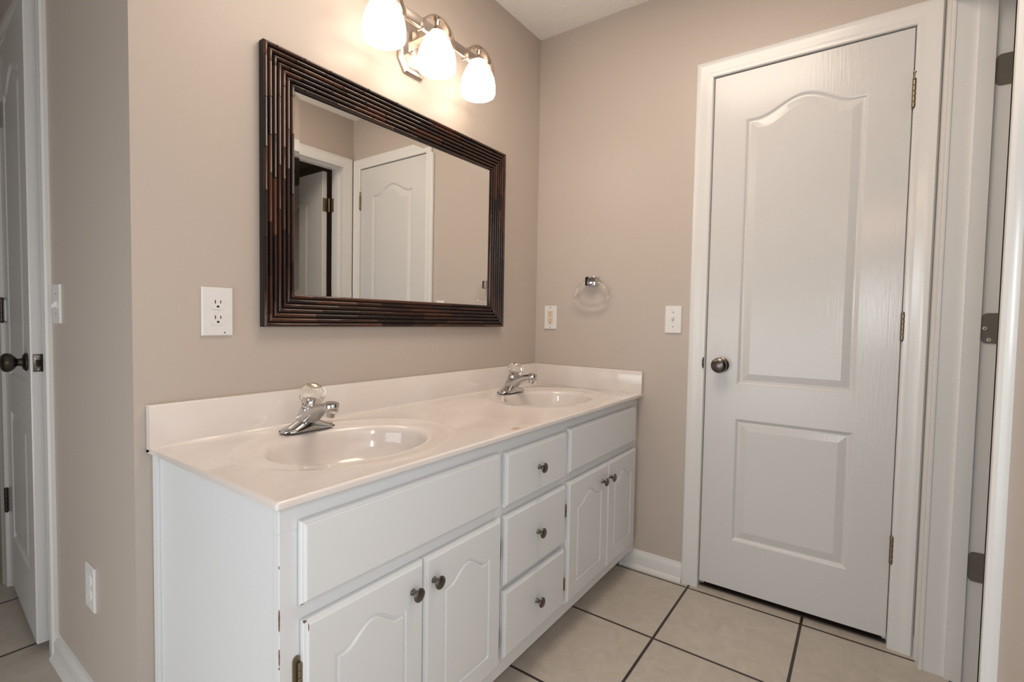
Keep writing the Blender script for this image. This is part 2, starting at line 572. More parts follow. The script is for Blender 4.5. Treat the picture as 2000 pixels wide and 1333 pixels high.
# ------------------------------------------------------------------ doors
def knob_parts(parent, c, axis, m, world=False, kname='knob'):
    """round door knob on a rose; c at the door face"""
    a = Vector(axis)
    k = obj(kname, lathe(c, a, [(0.026, 0), (0.029, 0.002), (0.028, 0.006), (0.022, 0.010), (0.013, 0.012), (0.0115, 0.022), (0.014, 0.025),
                                  (0.022, 0.030), (0.0280, 0.037), (0.0300, 0.045), (0.0280, 0.053), (0.021, 0.0585), (0.011, 0.061), (0.002, 0.0618)], 40), m, parent, world)
    return k

def hinge_bm(c, n=5, length=0.088, r=0.0062):
    """barrel of knuckles around a vertical pin, centred at c"""
    bm = BM()
    c = Vector(c)
    seg = length/n
    for i in range(n):
        z0 = -length/2 + i*seg
        add_lathe(bm, c + Vector((0, 0, z0)), (0, 0, 1), [(r*0.85, 0.0004), (r, 0.0014), (r, seg-0.0014), (r*0.85, seg-0.0004)], 16)
    add_lathe(bm, c + Vector((0, 0, length/2)), (0, 0, 1), [(r*0.7, 0), (r*1.05, 0.001), (r*0.9, 0.004), (r*0.3, 0.006)], 14)
    add_lathe(bm, c + Vector((0, 0, -length/2)), (0, 0, -1), [(r*0.7, 0), (r*0.9, 0.001), (r*0.6, 0.004)], 14)
    return bm

def door_leaf(root, w, s, both=True):
    """leaf from the hinge line at local x=0 towards s*x, pull face on local y=0 facing -y, thickness .035"""
    TH = 0.035
    h = DZ1 - DZ0
    st = 0.117*w/0.614
    sx = st/w
    bm = BM()
    edge = [(0, 0.003), (0.002, 0.0)]
    pan = [(0, 0), (0.004, 0.0015), (0.009, 0.0055), (0.013, 0.0065), (0.018, 0.0062), (0.040, 0.0012), (0.043, 0.0006), (0.046, 0.0008)]
    holes = [(arch_loop(st, 0.852-DZ0, w-st, 1.878-DZ0, 0.056, flat=0.07), pan),
             (rect_loop(st, 0.228-DZ0, w-st, 0.716-DZ0), pan)]
    Pf = lambda u, v, d: Vector((s*u, d, v + DZ0))
    Pb = lambda u, v, d: Vector((s*u, TH-d, v + DZ0))
    f1 = add_panel_face(bm, w, h, Pf, edge, holes, TH)
    if both:
        f2 = add_panel_face(bm, w, h, Pb, edge, holes, TH)
    else:
        f2 = [bm.verts.new(Pb(u, v, 0)) for u, v in rect_loop(0, 0, w, h)(0)]
        bm.faces.new(f2)
    bridge_loops(bm, f1, f2)
    return obj('leaf', bm, M['door'], root, world=False, angle=9)

def doors():
    # closed door, right wall
    d = thing('door_1', (0.0, -1.4425, 0), 'closed white two-panel door with arched upper panel', 'door', kind='structure', rotz=-PI/2)
    W = 0.617
    door_leaf(d, W, -1)
    knob_parts(d, Vector((-W+0.060, 0, 0.925)), (0, -1, 0), M['pewter'])
    for z in (1.844, 1.088, 0.336):
        obj('hinge', hinge_bm((0.003, -0.0065, z)), M['hinge'], d, world=False)
    obj('hinge_pin_stop', lathe((0.003, -0.0065, 1.891), (0, 0, 1), [(0.0025, 0), (0.0025, 0.018), (0.006, 0.019), (0.006, 0.022), (0.002, 0.023)], 14), M['hinge'], d, world=False)
    # door standing open in the room beyond the doorway
    d = thing('door_2', (-0.086, YF-0.138, 0), 'white panel door standing open in the dim room seen in the mirror', 'door', kind='structure', rotz=PI/2)
    leaf = door_leaf(d, 0.86, -1)
    leaf.location = (-0.012, 0.012, 0)
    def leaf_plate(z):
        bm = BM()
        # plate on the jamb (world coordinates), rounded room-side corners
        y0, y1 = YF-0.129, YF-0.0935
        r = 0.014
        pts = [(y0, z-0.045), (y1-r, z-0.045)]
        pts += [(y1-r+r*math.sin(t*PI/12), z-0.045+r-r*math.cos(t*PI/12)) for t in range(1, 7)]
        pts += [(y1-r+r*math.cos(t*PI/12), z+0.045-r+r*math.sin(t*PI/12)) for t in range(0, 7)]
        pts += [(y0, z+0.045)]
        add_loft(bm, [[Vector((-0.0752, y, zz)) for y, zz in pts], [Vector((-0.0772, y, zz)) for y, zz in pts]])
        return bm
    for i, z in enumerate((1.838, 1.088, 0.368)):
        bm = leaf_plate(z)
        bmesh.ops.translate(bm, vec=-d.location, verts=bm.verts)
        bmesh.ops.rotate(bm, cent=(0, 0, 0), matrix=Matrix.Rotation(-PI/2, 3, 'Z'), verts=bm.verts)
        hl = obj('hinge', bm, M['leaf'], d, world=False)
        # leaf on the door edge and barrel
        bm = box((-0.034, -0.0012+0.0, z-0.045), (0.001, 0.0005, z+0.045))
        bm2 = BM()
        add_box(bm2, (-0.0125, 0.010, z-0.045), (-0.0105, 0.045, z+0.045), 0.0005)
        add_lathe(bm2, (0.0, 0.004, z-0.045), (0, 0, 1), [(0.006, 0), (0.006, 0.09)], 14)
        bm.free()
        obj('door_side', bm2, M['hinge'], hl, world=False)
        scr = [(-0.113, z+0.036, 0), (-0.103, z, 1), (-0.113, z-0.034, 1)] if i == 1 else [(-0.113, z+0.034, 0), (-0.103, z, 0), (-0.113, z-0.034, 0)]
        for (yy, zz, bright) in scr:
            b3 = lathe((-0.0765, YF+yy+0.002, zz), (-1, 0, 0), [(0.0052, 0), (0.0050, 0.0012), (0.0028, 0.0016), (0.0022, 0.0004)] if bright else [(0.004, 0), (0.0038, 0.0008)], 16)
            bmesh.ops.translate(b3, vec=-d.location, verts=b3.verts)
            bmesh.ops.rotate(b3, cent=(0, 0, 0), matrix=Matrix.Rotation(-PI/2, 3, 'Z'), verts=b3.verts)
            obj('screw', b3, M['brass'] if bright else M['leaf'], hl, world=False, label='bright brass screw' if bright else None)
    # narrow door ajar on the left
    d = thing('door_3', (WL-0.001, 1.3635, 0), 'narrow white panel door standing slightly ajar at the left edge', 'door', kind='structure', rotz=math.radians(-93.3))
    W = 0.604
    door_leaf(d, W, 1)
    knob_parts(d, Vector((W-0.062, 0, 0.928)), (0, -1, 0), M['bronze'])
    bm = box((W-0.0005, 0.0055, 0.900), (W+0.0015, 0.0295, 0.956), 0.0008)
    lp = obj('latch_plate', bm, M['pewter'], d, world=False)
    bm = BM()
    pr = [(0.0115, 0), (0.0235, 0), (0.0235, 0.003), (0.0115, 0.011)]
    add_loft(bm, [[Vector((W+0.001+b, a, 0.918)) for a, b in pr], [Vector((W+0.001+b, a, 0.938)) for a, b in pr]])
    obj('latch_bolt', bm, M['hinge'], lp, world=False, label='worn brass latch bolt')
    for zz in (0.948, 0.908):
        obj('screw', lathe((W+0.001, 0.0175, zz), (1, 0, 0), [(0.0036, 0), (0.003, 0.0012)], 12), M['screw'], lp, world=False)
    for z in (1.838, 1.092, 0.348):
        obj('hinge', hinge_bm((-0.002, -0.0065, z)), M['bronze'], d, world=False)
    obj('hinge_leaf', box((0.008, -0.003, 1.052), (0.052, 0.0005, 1.132), 0.001), M['trim'], d, world=False, label='white painted hinge leaf')
doors()

# ------------------------------------------------------------------ vanity cabinet
def cabinet():
    root = thing('vanity_cabinet', (-0.82, -0.27, 0), 'long white painted bathroom vanity cabinet with doors and drawers', 'cabinet')
    X0, X1, YB, YFR = -1.635, -0.004, -0.002, -0.543
    ZT = 0.7600
    bm = BM()
    # carcass sides, bottom, back and a face frame with real openings behind the fronts
    add_box(bm, (X0, YFR+0.019, 0.083), (X0+0.016, YB, ZT))
    add_box(bm, (X1-0.016, YFR+0.019, 0.083), (X1, YB, ZT))
    add_box(bm, (X0+0.016, YFR+0.019, 0.083), (X1-0.016, YB, 0.099))
    add_box(bm, (X0+0.016, YB-0.010, 0.099), (X1-0.016, YB, ZT))
    obj('carcass', bm, M['cabinet'], root, smooth=False)
    bm = BM()
    F = YFR
    def rail(x0, x1, z0, z1):
        add_box(bm, (x0, F, z0), (x1, F+0.019, z1), 0.0012, 1)
    rail(X0, X1, 0.712, ZT)
    rail(X0, X1, 0.083, 0.150)
    for a, b in ((X0, -1.575), (-1.05, -0.975), (-0.685, -0.615), (-0.075, X1)):
        rail(a, b, 0.150, 0.712)
    rail(-1.575, -1.05, 0.530, 0.595)
    rail(-0.615, -0.075, 0.530, 0.595)
    rail(-0.975, -0.685, 0.528, 0.582)
    rail(-0.975, -0.685, 0.322, 0.362)
    rail(-1.325, -1.285, 0.150, 0.530)
    rail(-0.350, -0.312, 0.150, 0.530)
    obj('face_frame', bm, M['cabinet'], root, smooth=False)
    bm = BM()
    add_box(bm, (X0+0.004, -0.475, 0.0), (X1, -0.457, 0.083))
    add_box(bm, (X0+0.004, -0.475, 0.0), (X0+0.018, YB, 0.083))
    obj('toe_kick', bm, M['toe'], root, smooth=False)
    obj('scribe_strip', box((X0-0.006, -0.030, 0.0), (X0, YB, ZT), 0.001), M['cabinet'], root, smooth=False)
    FY = -0.561     # face of doors and drawer fronts
    def front(name, x0, x1, z0, z1, holes=()):
        b = BM()
        w, h = x1-x0, z1-z0
        P = lambda u, v, d: Vector((x0+u, FY+d, z0+v))
        edge = [(0, 0.016), (0, 0.0075), (0.0015, 0.0055), (0.0045, 0.0045), (0.0055, 0.0040), (0.0062, 0.0012), (0.0085, 0.0)]
        f1 = add_panel_face(b, w, h, P, edge, holes, 0.016)
        b.faces.new(f1)
        return obj(name, b, M['cabinet'], root, angle=12)
    def knob(parent, x, z):
        obj('knob', lathe((x, FY, z), (0, -1, 0), [(0.0075, 0), (0.0070, 0.002), (0.0052, 0.007), (0.0056, 0.012), (0.0095, 0.0165), (0.0143, 0.0190), (0.0152, 0.0212), (0.0146, 0.0232),
                                                     (0.0112, 0.0250), (0.0105, 0.0246), (0.0070, 0.0256), (0.001, 0.0262)], 32), M['knob'], parent)
    # tip-out panels under the bowls
    front('false_front', -1.601, -1.0225, 0.5765, 0.7275)
    front('false_front', -0.6395, -0.0530, 0.5765, 0.7275)
    # drawers
    for z0, z1, zk in ((0.569, 0.7220, 0.647), (0.3475, 0.5445, 0.448), (0.136, 0.3310, 0.234)):
        dr = front('drawer', -0.998, -0.6595, z0, z1)
        knob(dr, -0.8335, zk)
    # doors
    gr = [(0, 0), (0.0012, 0.0012), (0.003, 0.0040), (0.0062, 0.0040), (0.0085, 0.0012), (0.0105, 0.0)]
    def cdoor(x0, x1, kx, hinge_side):
        w = x1-x0
        hole = arch_loop(0.060, 0.058, w-0.053, 0.326, 0.035, flat=0.08)
        dd = front('door', x0, x1, 0.128, 0.5455, [(hole, gr)])
        knob(dd, kx, 0.4875)
        for zc in (0.450, 0.197):
            b = BM()
            hx = x0-0.0065 if hinge_side < 0 else x1+0.0065
            # plate on the face frame with rounded ends, and the knuckle
            pts = []
            for i in range(9):
                t = PI*i/8
                pts.append((hx + 0.0075*math.cos(t), zc + 0.024 + 0.009*math.sin(t)))
            for i in range(9):
                t = PI + PI*i/8
                pts.append((hx + 0.0075*math.cos(t), zc - 0.024 + 0.009*math.sin(t)))
            add_loft(b, [[Vector((x, F+0.0002, z)) for x, z in pts], [Vector((x, F-0.0028, z)) for x, z in pts]])
            kx2 = hx + (0.0035 if hinge_side < 0 else -0.0035)
            for k in range(3):
                add_lathe(b, (kx2, F-0.0065, zc-0.021+k*0.014), (0, 0, 1), [(0.0032, 0.0004), (0.0042, 0.0014), (0.0042, 0.0126), (0.0032, 0.0136)], 14)
            obj('hinge', b, M['hinge'], dd)
        return dd
    cdoor(-1.5970, -1.3060, -1.3420, -1)
    cdoor(-1.3030, -1.0150, -1.2770, 1)
    cdoor(-0.6395, -0.3330, -0.3880, -1)
    cdoor(-0.3290, -0.0460, -0.3190, 1)
cabinet()

# ------------------------------------------------------------------ countertop with two bowls
BOWLS = ((-1.306, -0.302), (-0.354, -0.302))
def counter():
    root = thing('countertop', (-0.83, -0.28, ZC-0.0145), 'long glossy off-white cultured marble countertop with two integral bowls', 'countertop')
    X0, X1, Y0, Y1 = -1.652, -0.0015, -0.568, -0.0015
    ZB = ZC - 0.0145
    XM = -0.83
    ER = 0.005
    bm = BM()
    RX, RY = 0.292, 0.236
    BX, BY = 0.212, 0.163
    ringprof = [(1.0, 0.0), (0.988, 0.0007), (0.972, 0.0011), (0.955, 0.0004), (0.935, -0.0012), (0.90, -0.0022), (0.85, -0.0028)]
    bowl = [(1.08, -0.0034), (1.04, -0.0044), (1.00, -0.0066), (0.975, -0.0100), (0.957, -0.0165), (0.943, -0.028), (0.932, -0.044), (0.905, -0.064), (0.85, -0.084), (0.75, -0.102), (0.56, -0.1135), (0.40, -0.121), (0.24, -0.1245), (0.125, -0.126)]
    def half(xa, xb, cx, cy):
        ya, yb = Y0+ER, Y1
        N = 160
        angs = sorted(set([2*PI*k/N for k in range(N)] + [math.atan2(y-cy, x-cx) % (2*PI) for x in (xa, xb) for y in (ya, yb)]))
        n = len(angs)
        def hit(t):
            c, s = math.cos(t), math.sin(t)
            k = 1e9
            if c > 1e-9: k = min(k, (xb-cx)/c)
            if c < -1e-9: k = min(k, (xa-cx)/c)
            if s > 1e-9: k = min(k, (yb-cy)/s)
            if s < -1e-9: k = min(k, (ya-cy)/s)
            return (cx+c*k, cy+s*k)
        rings = []
        rings.append([Vector((*hit(t), ZC)) for t in angs])
        def ell(t, rx, ry):
            c, s = math.cos(t), math.sin(t)
            k = 1/math.sqrt((c/rx)**2+(s/ry)**2)
            return cx+c*k, cy+s*k
        for f, z in ringprof:
            rings.append([Vector((*ell(t, RX*f, RY*f), ZC+z)) for t in angs])
        for f, z in bowl:
            # bowl drifts slightly to the back so the drain sits behind the middle
            rings.append([Vector((*ell(t, BX*f, BY*f), ZC+z)) for t in angs])
        vr = [[bm.verts.new(p) for p in r] for r in rings]
        for a, b in zip(vr, vr[1:]):
            for k in range(n):
                bm.faces.new((a[k], a[(k+1) % n], b[(k+1) % n], b[k]))
        bm.faces.new(vr[-1])
        low = []
        for i, r in enumerate(rings):
            low.append([bm.verts.new((p.x, p.y, ZB if i <= len(ringprof) else p.z - 0.012)) for p in r])
        for a, b in zip(low, low[1:]):
            for k in range(n):
                bm.faces.new((a[k], b[k], b[(k+1) % n], a[(k+1) % n]))
        bm.faces.new(low[-1][::-1])
    half(X0+ER, XM, *BOWLS[0])
    half(XM, X1, *BOWLS[1])
    # rounded front and left edges plus underside
    prof = []
    for i in range(7):
        t = PI/2*i/6
        prof.append((ER*math.cos(t), ER*math.sin(t)))   # (out, up)
    def strip(pts_fn0, pts_fn1):
        a = [bm.verts.new(p) for p in pts_fn0]
        b = [bm.verts.new(p) for p in pts_fn1]
        for k in range(len(a)-1):
            bm.faces.new((a[k], a[k+1], b[k+1], b[k]))
    def front_pts(x):
        return [Vector((x, Y0+ER, ZB)), Vector((x, Y0+0.002, ZB)), Vector((x, Y0, ZB+0.002))] + [Vector((x, Y0+ER-o, ZC-ER+u)) for o, u in prof]
    def left_pts(y):
        return [Vector((X0+ER, y, ZB)), Vector((X0+0.002, y, ZB)), Vector((X0, y, ZB+0.002))] + [Vector((X0+ER-o, y, ZC-ER+u)) for o, u in prof]
    xs = sorted({round(v.co.x, 6) for v in bm.verts if abs(v.co.y-Y0-ER) < 1e-5 and abs(v.co.z-ZC) < 1e-5})
    ys = sorted({round(v.co.y, 6) for v in bm.verts if abs(v.co.x-X0-ER) < 1e-5 and abs(v.co.z-ZC) < 1e-5})
    for a, b in zip(xs, xs[1:]): strip(front_pts(a), front_pts(b))
    for a, b in zip(ys, ys[1:]): strip(left_pts(a), left_pts(b))
    # rounded corner
    prev = None
    for i in range(7):
        t = PI/2*i/6
        cur = []
        base = [(0, ZB), (ER-0.002, ZB), (ER, ZB+0.002)] + [(o, ZC-ER+u) for o, u in prof]
        for o, z in base:
            cur.append(bm.verts.new((X0+ER-o*math.cos(t), Y0+ER-o*math.sin(t), z)))
        if prev:
            for k in range(len(cur)-1):
                try: bm.faces.new((prev[k], prev[k+1], cur[k+1], cur[k]))
                except ValueError: pass
        prev = cur
    bmesh.ops.remove_doubles(bm, verts=bm.verts, dist=0.0002)
    # close the back and right edges
    def chain(test):
        es = [e for e in bm.edges if e.is_boundary and all(test(v.co) for v in e.verts)]
        return es
    for test, axis in ((lambda c: abs(c.y-Y1) < 1e-4, 0), (lambda c: abs(c.x-X1) < 1e-4, 1)):
        es = chain(test)
        vs = list({v for e in es for v in e.verts})
        topv = sorted([v for v in vs if v.co.z > ZC-0.0005], key=lambda v: v.co[axis])
        botv = sorted([v for v in vs if v.co.z < ZB+0.0005], key=lambda v: v.co[axis])
        rest = sorted([v for v in vs if ZB+0.0005 <= v.co.z <= ZC-0.0005], key=lambda v: v.co.z)
        # the rounded nose lies at the low end of the axis
        poly = topv + botv[::-1] + rest
        try: bm.faces.new(poly)
        except ValueError: pass
    obj('deck', bm, M['marble'], root, angle=40)
    # backsplash with coved foot
    BH = 0.0985
    T = 0.020
    cove = [(Y1, ZB), (Y1-T-0.010, ZC-0.0008), (Y1-T-0.004, ZC+0.001), (Y1-T-0.001, ZC+0.004), (Y1-T, ZC+0.010), (Y1-T, ZC+BH-0.003), (Y1-T+0.0015, ZC+BH-0.0008), (Y1-T+0.004, ZC+BH), (Y1-0.001, ZC+BH), (Y1, ZC+BH-0.001)]
    bm = extrude_profile(cove, lambda a, b: Vector((X0, a, b)), lambda a, b: Vector((X1, a, b)))
    obj('backsplash', bm, M['marble'], root, angle=35)
    obj('side_splash', box((X1-0.019, Y0+0.002, ZC-0.0005), (X1, Y1-T-0.0005, ZC+BH-0.001), 0.0022, 2), M['marble'], root)
    for cx, cy in BOWLS:
        obj('drain', lathe((cx, cy, ZC-0.1262), (0, 0, 1), [(0.030, 0), (0.030, 0.0015), (0.026, 0.0028), (0.022, 0.002), (0.020, 0.004), (0.012, 0.006), (0.001, 0.0065)], 28), M['chrome'], root)
counter()

# ------------------------------------------------------------------ faucets
def faucet(cx, cy, label, tilt=(0.10, -0.26, 1.0)):
    z0 = ZC + 0.0022
    root = thing('faucet', (cx, cy, z0), label, 'faucet', group='chrome faucets with clear round knobs')
    # wings: lofted along x
    bm = BM()
    L = 0.074
    rings = []
    for i in range(29):
        t = -1 + 2*i/28
        x = L*math.sin(t*PI/2)
        u = abs(x)/L
        hw = 0.0265*math.sqrt(max(0.0, 1-max(0, (u-0.60)/0.40)**2)) + 0.0015
        hh = 0.011 + 0.030*max(0, 1-u/0.78)**1.15
        if u > 0.97: hh = 0.006
        ring = []
        prof = [(-1, 0), (-1, 0.25), (-0.95, 0.50), (-0.80, 0.78), (-0.5, 0.95), (0, 1), (0.5, 0.95), (0.80, 0.78), (0.95, 0.50), (1, 0.25), (1, 0)]
        for a, b in prof:
            dish = 0.0
            ring.append(Vector((cx+x, cy+a*hw, z0-0.0003+b*hh)))
        rings.append(ring)
    add_loft(bm, rings)
    # hub
    ax = Vector(tilt).normalized()
    add_lathe(bm, (cx, cy+0.004, z0+0.020), ax, [(0.027, 0), (0.026, 0.015), (0.0235, 0.032), (0.0215, 0.040)], 32)
    obj('body', bm, M['chrome'], root, angle=45)
    obj('gasket', box((cx-0.0700, cy-0.0215, z0-0.001), (cx+0.0700, cy+0.0215, z0+0.003), 0.0005), M['darkfoot'], root)
    # spout towards the bowl
    bm = BM()
    rings = []
    path = [(0.012, 0.026, 0.027, 0.022), (-0.014, 0.034, 0.027, 0.022), (-0.030, 0.044, 0.0255, 0.020), (-0.048, 0.0545, 0.0235, 0.017), (-0.066, 0.0630, 0.0215, 0.0145), (-0.086, 0.0690, 0.0195, 0.0125), (-0.104, 0.0715, 0.0180, 0.0115)]
    for dy, dz, w, h in path:
        ring = []
        for k in range(20):
            t = 2*PI*k/20
            c, s = math.cos(t), math.sin(t)
            ring.append(Vector((cx + w*abs(c)**0.7*math.copysign(1, c), cy+dy, z0+dz + h*abs(s)**0.7*math.copysign(1, s))))
        rings.append(ring)
    add_loft(bm, rings)
    add_lathe(bm, (cx, cy-0.108, z0+0.060), (0, -0.14, 1), [(0.0165, 0), (0.0185, 0.003), (0.0185, 0.021), (0.0165, 0.024), (0.006, 0.025)], 28)
    obj('spout', bm, M['chrome'], root, angle=50)
    obj('aerator', lathe((cx, cy-0.107, z0+0.0605), (0, 0.12, -1), [(0.0118, 0), (0.0118, 0.004), (0.0108, 0.0045), (0.0108, 0.015), (0.0085, 0.0155), (0.008, 0.012)], 24), M['chrome'], root)
    # lift rod behind the hub
    # handle
    hb = Vector((cx, cy+0.004, z0+0.020)) + ax*0.0405
    obj('collar', lathe(hb, ax, [(0.0205, 0), (0.0225, 0.002), (0.0225, 0.008), (0.0195, 0.012), (0.011, 0.013), (0.0095, 0.030), (0.004, 0.031)], 32), M['chrome'], root)
    kb = hb + ax*0.0135
    kn = obj('handle', lathe(kb, ax, [(0.0195, 0), (0.0245, 0.003), (0.0305, 0.012), (0.0335, 0.022), (0.0330, 0.032), (0.0295, 0.042), (0.0225, 0.0485), (0.0180, 0.0500), (0.0175, 0.0480)], 80, flute=0.028, nf=10), M['acrylic'], root, angle=60, label='clear faceted acrylic knob')
    obj('cap', lathe(kb + ax*0.0473, ax, [(0.0165, 0), (0.0168, 0.002), (0.0155, 0.0045), (0.0100, 0.0080), (0.001, 0.0095)], 48, flute=0.03, nf=12), M['capbrass'], kn, label='shiny pale gold button')
faucet(-1.314, -0.112, 'chrome faucet with clear knob at the near left bowl', (0.05, -0.26, 1.0))
faucet(-0.360, -0.112, 'chrome faucet with clear knob at the far right bowl', (0.06, -0.30, 1.0))

# ------------------------------------------------------------------ mirror
def mirror():
    XL, XR, ZB, ZT = -1.3887, -0.3062, 1.0570, 1.8225
    FW = 0.0945
    root = thing('wall_mirror', ((XL+XR)/2, -0.001, ZB), 'rectangular wall mirror with a dark brown ribbed bamboo frame', 'mirror')
    cx, cz = (XL+XR)/2, (ZB+ZT)/2
    hw, hh = (XR-XL)/2, (ZT-ZB)/2
    bm = BM()
    N = 7
    pitch = FW/N
    R = pitch*0.5
    # backing moulding (mitred ring) under the reeds
    def rect(inset, y):
        return [Vector((cx-hw+inset, y, cz-hh+inset)), Vector((cx+hw-inset, y, cz-hh+inset)), Vector((cx+hw-inset, y, cz+hh-inset)), Vector((cx-hw+inset, y, cz+hh-inset))]
    loops = [rect(0.001, -0.002), rect(0.001, -0.020), rect(FW-0.002, -0.0115), rect(FW-0.001, -0.002)]
    add_loft(bm, loops, closed=True)
    for f in bm.faces: f.material_index = 3
    # reeds
    for i in range(N):
        d0 = (i+0.5)*pitch
        ytop = -0.0215 + 0.0085*i/(N-1)        # base height of this reed, stepping towards the glass
        for side in range(4):
            half = (hw if side % 2 == 0 else hh)
            cross = (hh if side % 2 == 0 else hw)
            # joints along the reed
            s = -half
            cuts = []
            s += rnd.uniform(0.03, 0.16)
            while s < half-0.02:
                cuts.append(s)
                s += rnd.uniform(0.075, 0.19)
            stations = [(-half, 1.0, 'end')]
            for c in cuts:
                stations += [(c-0.0030, 1.0, 0), (c-0.0016, 1.13, 0), (c-0.0002, 1.13, 0), (c+0.0002, 0.90, 0), (c+0.0020, 0.97, 1)]
            stations += [(half, 1.0, 'end')]
            rings = []
            K = 9
            for s_, rs, fl in stations:
                ring = []
                for k in range(K):
                    t = PI*k/(K-1)
                    off = R*0.84*math.cos(t)*min(rs, 1.01)
                    up = R*1.10*math.sin(t)*rs
                    dist = d0 - off              # distance in from the outer edge
                    lim = half - dist            # mitre
                    ss = max(-lim, min(lim, s_))
                    if side == 0:   p = (cx+ss, ytop-up, cz-hh+dist)
                    elif side == 1: p = (cx+hw-dist, ytop-up, cz+ss)
                    elif side == 2: p = (cx-ss, ytop-up, cz+hh-dist)
                    else:           p = (cx-hw+dist, ytop-up, cz-ss)
                    ring.append(bm.verts.new(p))
                rings.append(ring)
            mi = rnd.choice((0, 0, 1, 2))
            for j, (a, b) in enumerate(zip(rings, rings[1:])):
                if stations[j][2] == 1:
                    mi = rnd.choice((0, 0, 1, 1, 2))
                for k in range(K-1):
                    try:
                        f = bm.faces.new((a[k], a[k+1], b[k+1], b[k]))
                        f.material_index = mi
                    except ValueError:
                        pass
    bmesh.ops.dissolve_degenerate(bm, dist=1e-6, edges=bm.edges)
    obj('frame', bm, FRAME, root, angle=50)
    # bevelled glass, hanging a hair out of parallel with the wall
    YAW = math.radians(-0.33)
    PITCH = math.radians(0.17)
    def g(x, z, y): return Vector((x, y + (x-cx)*math.tan(YAW) - (z-cz)*math.tan(PITCH), z))
    bm = BM()
    ins = FW-0.006
    def r2(i, y): return [g(p.x, p.z, y) for p in rect(i, 0)]
    lo = [r2(ins, -0.0035), r2(ins, -0.0085), r2(FW+0.019, -0.0091)]
    vr = [[bm.verts.new(p) for p in r] for r in lo]
    for a, b in zip(vr, vr[1:]):
        for k in range(4):
            bm.faces.new((a[k], a[(k+1) % 4], b[(k+1) % 4], b[k]))
    bm.faces.new(vr[-1]); bm.faces.new(vr[0][::-1])
    obj('mirror_glass', bm, M['mirror'], root, smooth=False)
mirror()

# ------------------------------------------------------------------ vanity light
def vanity_light():
    root = thing('vanity_light', (-0.836, -0.002, 2.03), 'brushed nickel three-light vanity fixture with lit frosted shades', 'light fixture')
    YL = -0.110
    XS = (-1.058, -0.830, -0.607)
    # backplate: long octagon
    def octo(cx, cz, hx, hz, c, y):
        return [Vector((cx+sx*a, y, cz+b)) for sx, a, b in ((1, hx, -hz+c), (1, hx, hz-c), (1, hx-c*0.7, hz), (-1, hx-c*0.7, hz), (-1, hx, hz-c), (-1, hx, -hz+c), (-1, hx-c*0.7, -hz), (1, hx-c*0.7, -hz))]
    bm = BM()
    pc = (-0.842, 2.040)
    add_loft(bm, [octo(*pc, 0.068, 0.094, 0.040, -0.002), octo(*pc, 0.068, 0.094, 0.040, -0.007), octo(*pc, 0.063, 0.088, 0.038, -0.013), octo(*pc, 0.053, 0.077, 0.033, -0.014), octo(*pc, 0.040, 0.061, 0.026, -0.026)])
    bp = obj('backplate', bm, M['nickel'], root, angle=15)
    for dx in (-0.030, 0.030):
        obj('finial', lathe((pc[0]+dx, -0.026, 2.008), (0, -1, 0), [(0.005, 0), (0.005, 0.004), (0.0075, 0.006), (0.0075, 0.011), (0.004, 0.014)], 18), M['nickel'], bp)
    obj('standoff', box((-0.866, YL-0.002, 2.052), (-0.826, -0.025, 2.084), 0.002), M['nickel'], root)
    obj('bar', box((XS[0]-0.080, YL-0.007, 2.050), (XS[2]+0.080, YL+0.007, 2.084), 0.0015), M['nickel'], root)
    for x in XS:
        # arched strap over the shade
        bm = BM()
        path = []
        A, Z0, ZT = 0.075, 2.050, 2.119
        path.append((x-A*1.0, 2.047))
        for i in range(33):
            t = PI - PI*i/32
            path.append((x+A*math.cos(t), Z0+(ZT-Z0)*math.sin(t)))
        path.append((x+A*1.0, 2.047))
        rings = []
        n = len(path)
        for i, (px, pz) in enumerate(path):
            q0 = path[max(0, i-1)]; q1 = path[min(n-1, i+1)]
            d = Vector((q1[0]-q0[0], q1[1]-q0[1])).normalized()
            nx, nz = -d.y, d.x
            hw = 0.016
            th = 0.0022
            rings.append([Vector((px+nx*th, YL-hw, pz+nz*th)), Vector((px+nx*th, YL+hw, pz+nz*th)), Vector((px-nx*th, YL+hw, pz-nz*th)), Vector((px-nx*th, YL-hw, pz-nz*th))])
        add_loft(bm, rings)
        arm = obj('arm', bm, M['nickel'], root, angle=30)
        obj('socket_cup', lathe((x, YL, 2.1165), (0, 0, -1), [(0.012, 0), (0.012, 0.003), (0.0085, 0.005), (0.0085, 0.022), (0.012, 0.026), (0.020, 0.033), (0.0265, 0.046), (0.0275, 0.052), (0.024, 0.052)], 32), M['nickel'], root)
        prof = [(0.0225, 2.0815), (0.028, 2.0790), (0.0360, 2.067), (0.0450, 2.050), (0.0525, 2.030), (0.0600, 2.008), (0.0635, 1.984), (0.0648, 1.964), (0.0640, 1.950), (0.0610, 1.9425), (0.0560, 1.9395),
                (0.0540, 1.9410), (0.0590, 1.9500), (0.0610, 1.966), (0.0580, 2.000), (0.050, 2.035), (0.036, 2.062), (0.0215, 2.076)]
        bm = BM()
        n = 48
        rr = [[bm.verts.new((x+1.03*r*math.cos(2*PI*k/n), YL+1.03*r*math.sin(2*PI*k/n), z-0.009+0.010*max(0, min(1, (2.06-z)/0.08)))) for k in range(n)] for r, z in prof]
        for a, b in zip(rr, rr[1:]+rr[:1]):
            for k in range(n):
                bm.faces.new((a[k], a[(k+1) % n], b[(k+1) % n], b[k]))
        obj('shade', bm, M['shade'], root, angle=60, label='glowing frosted white glass bell shade')
vanity_light()

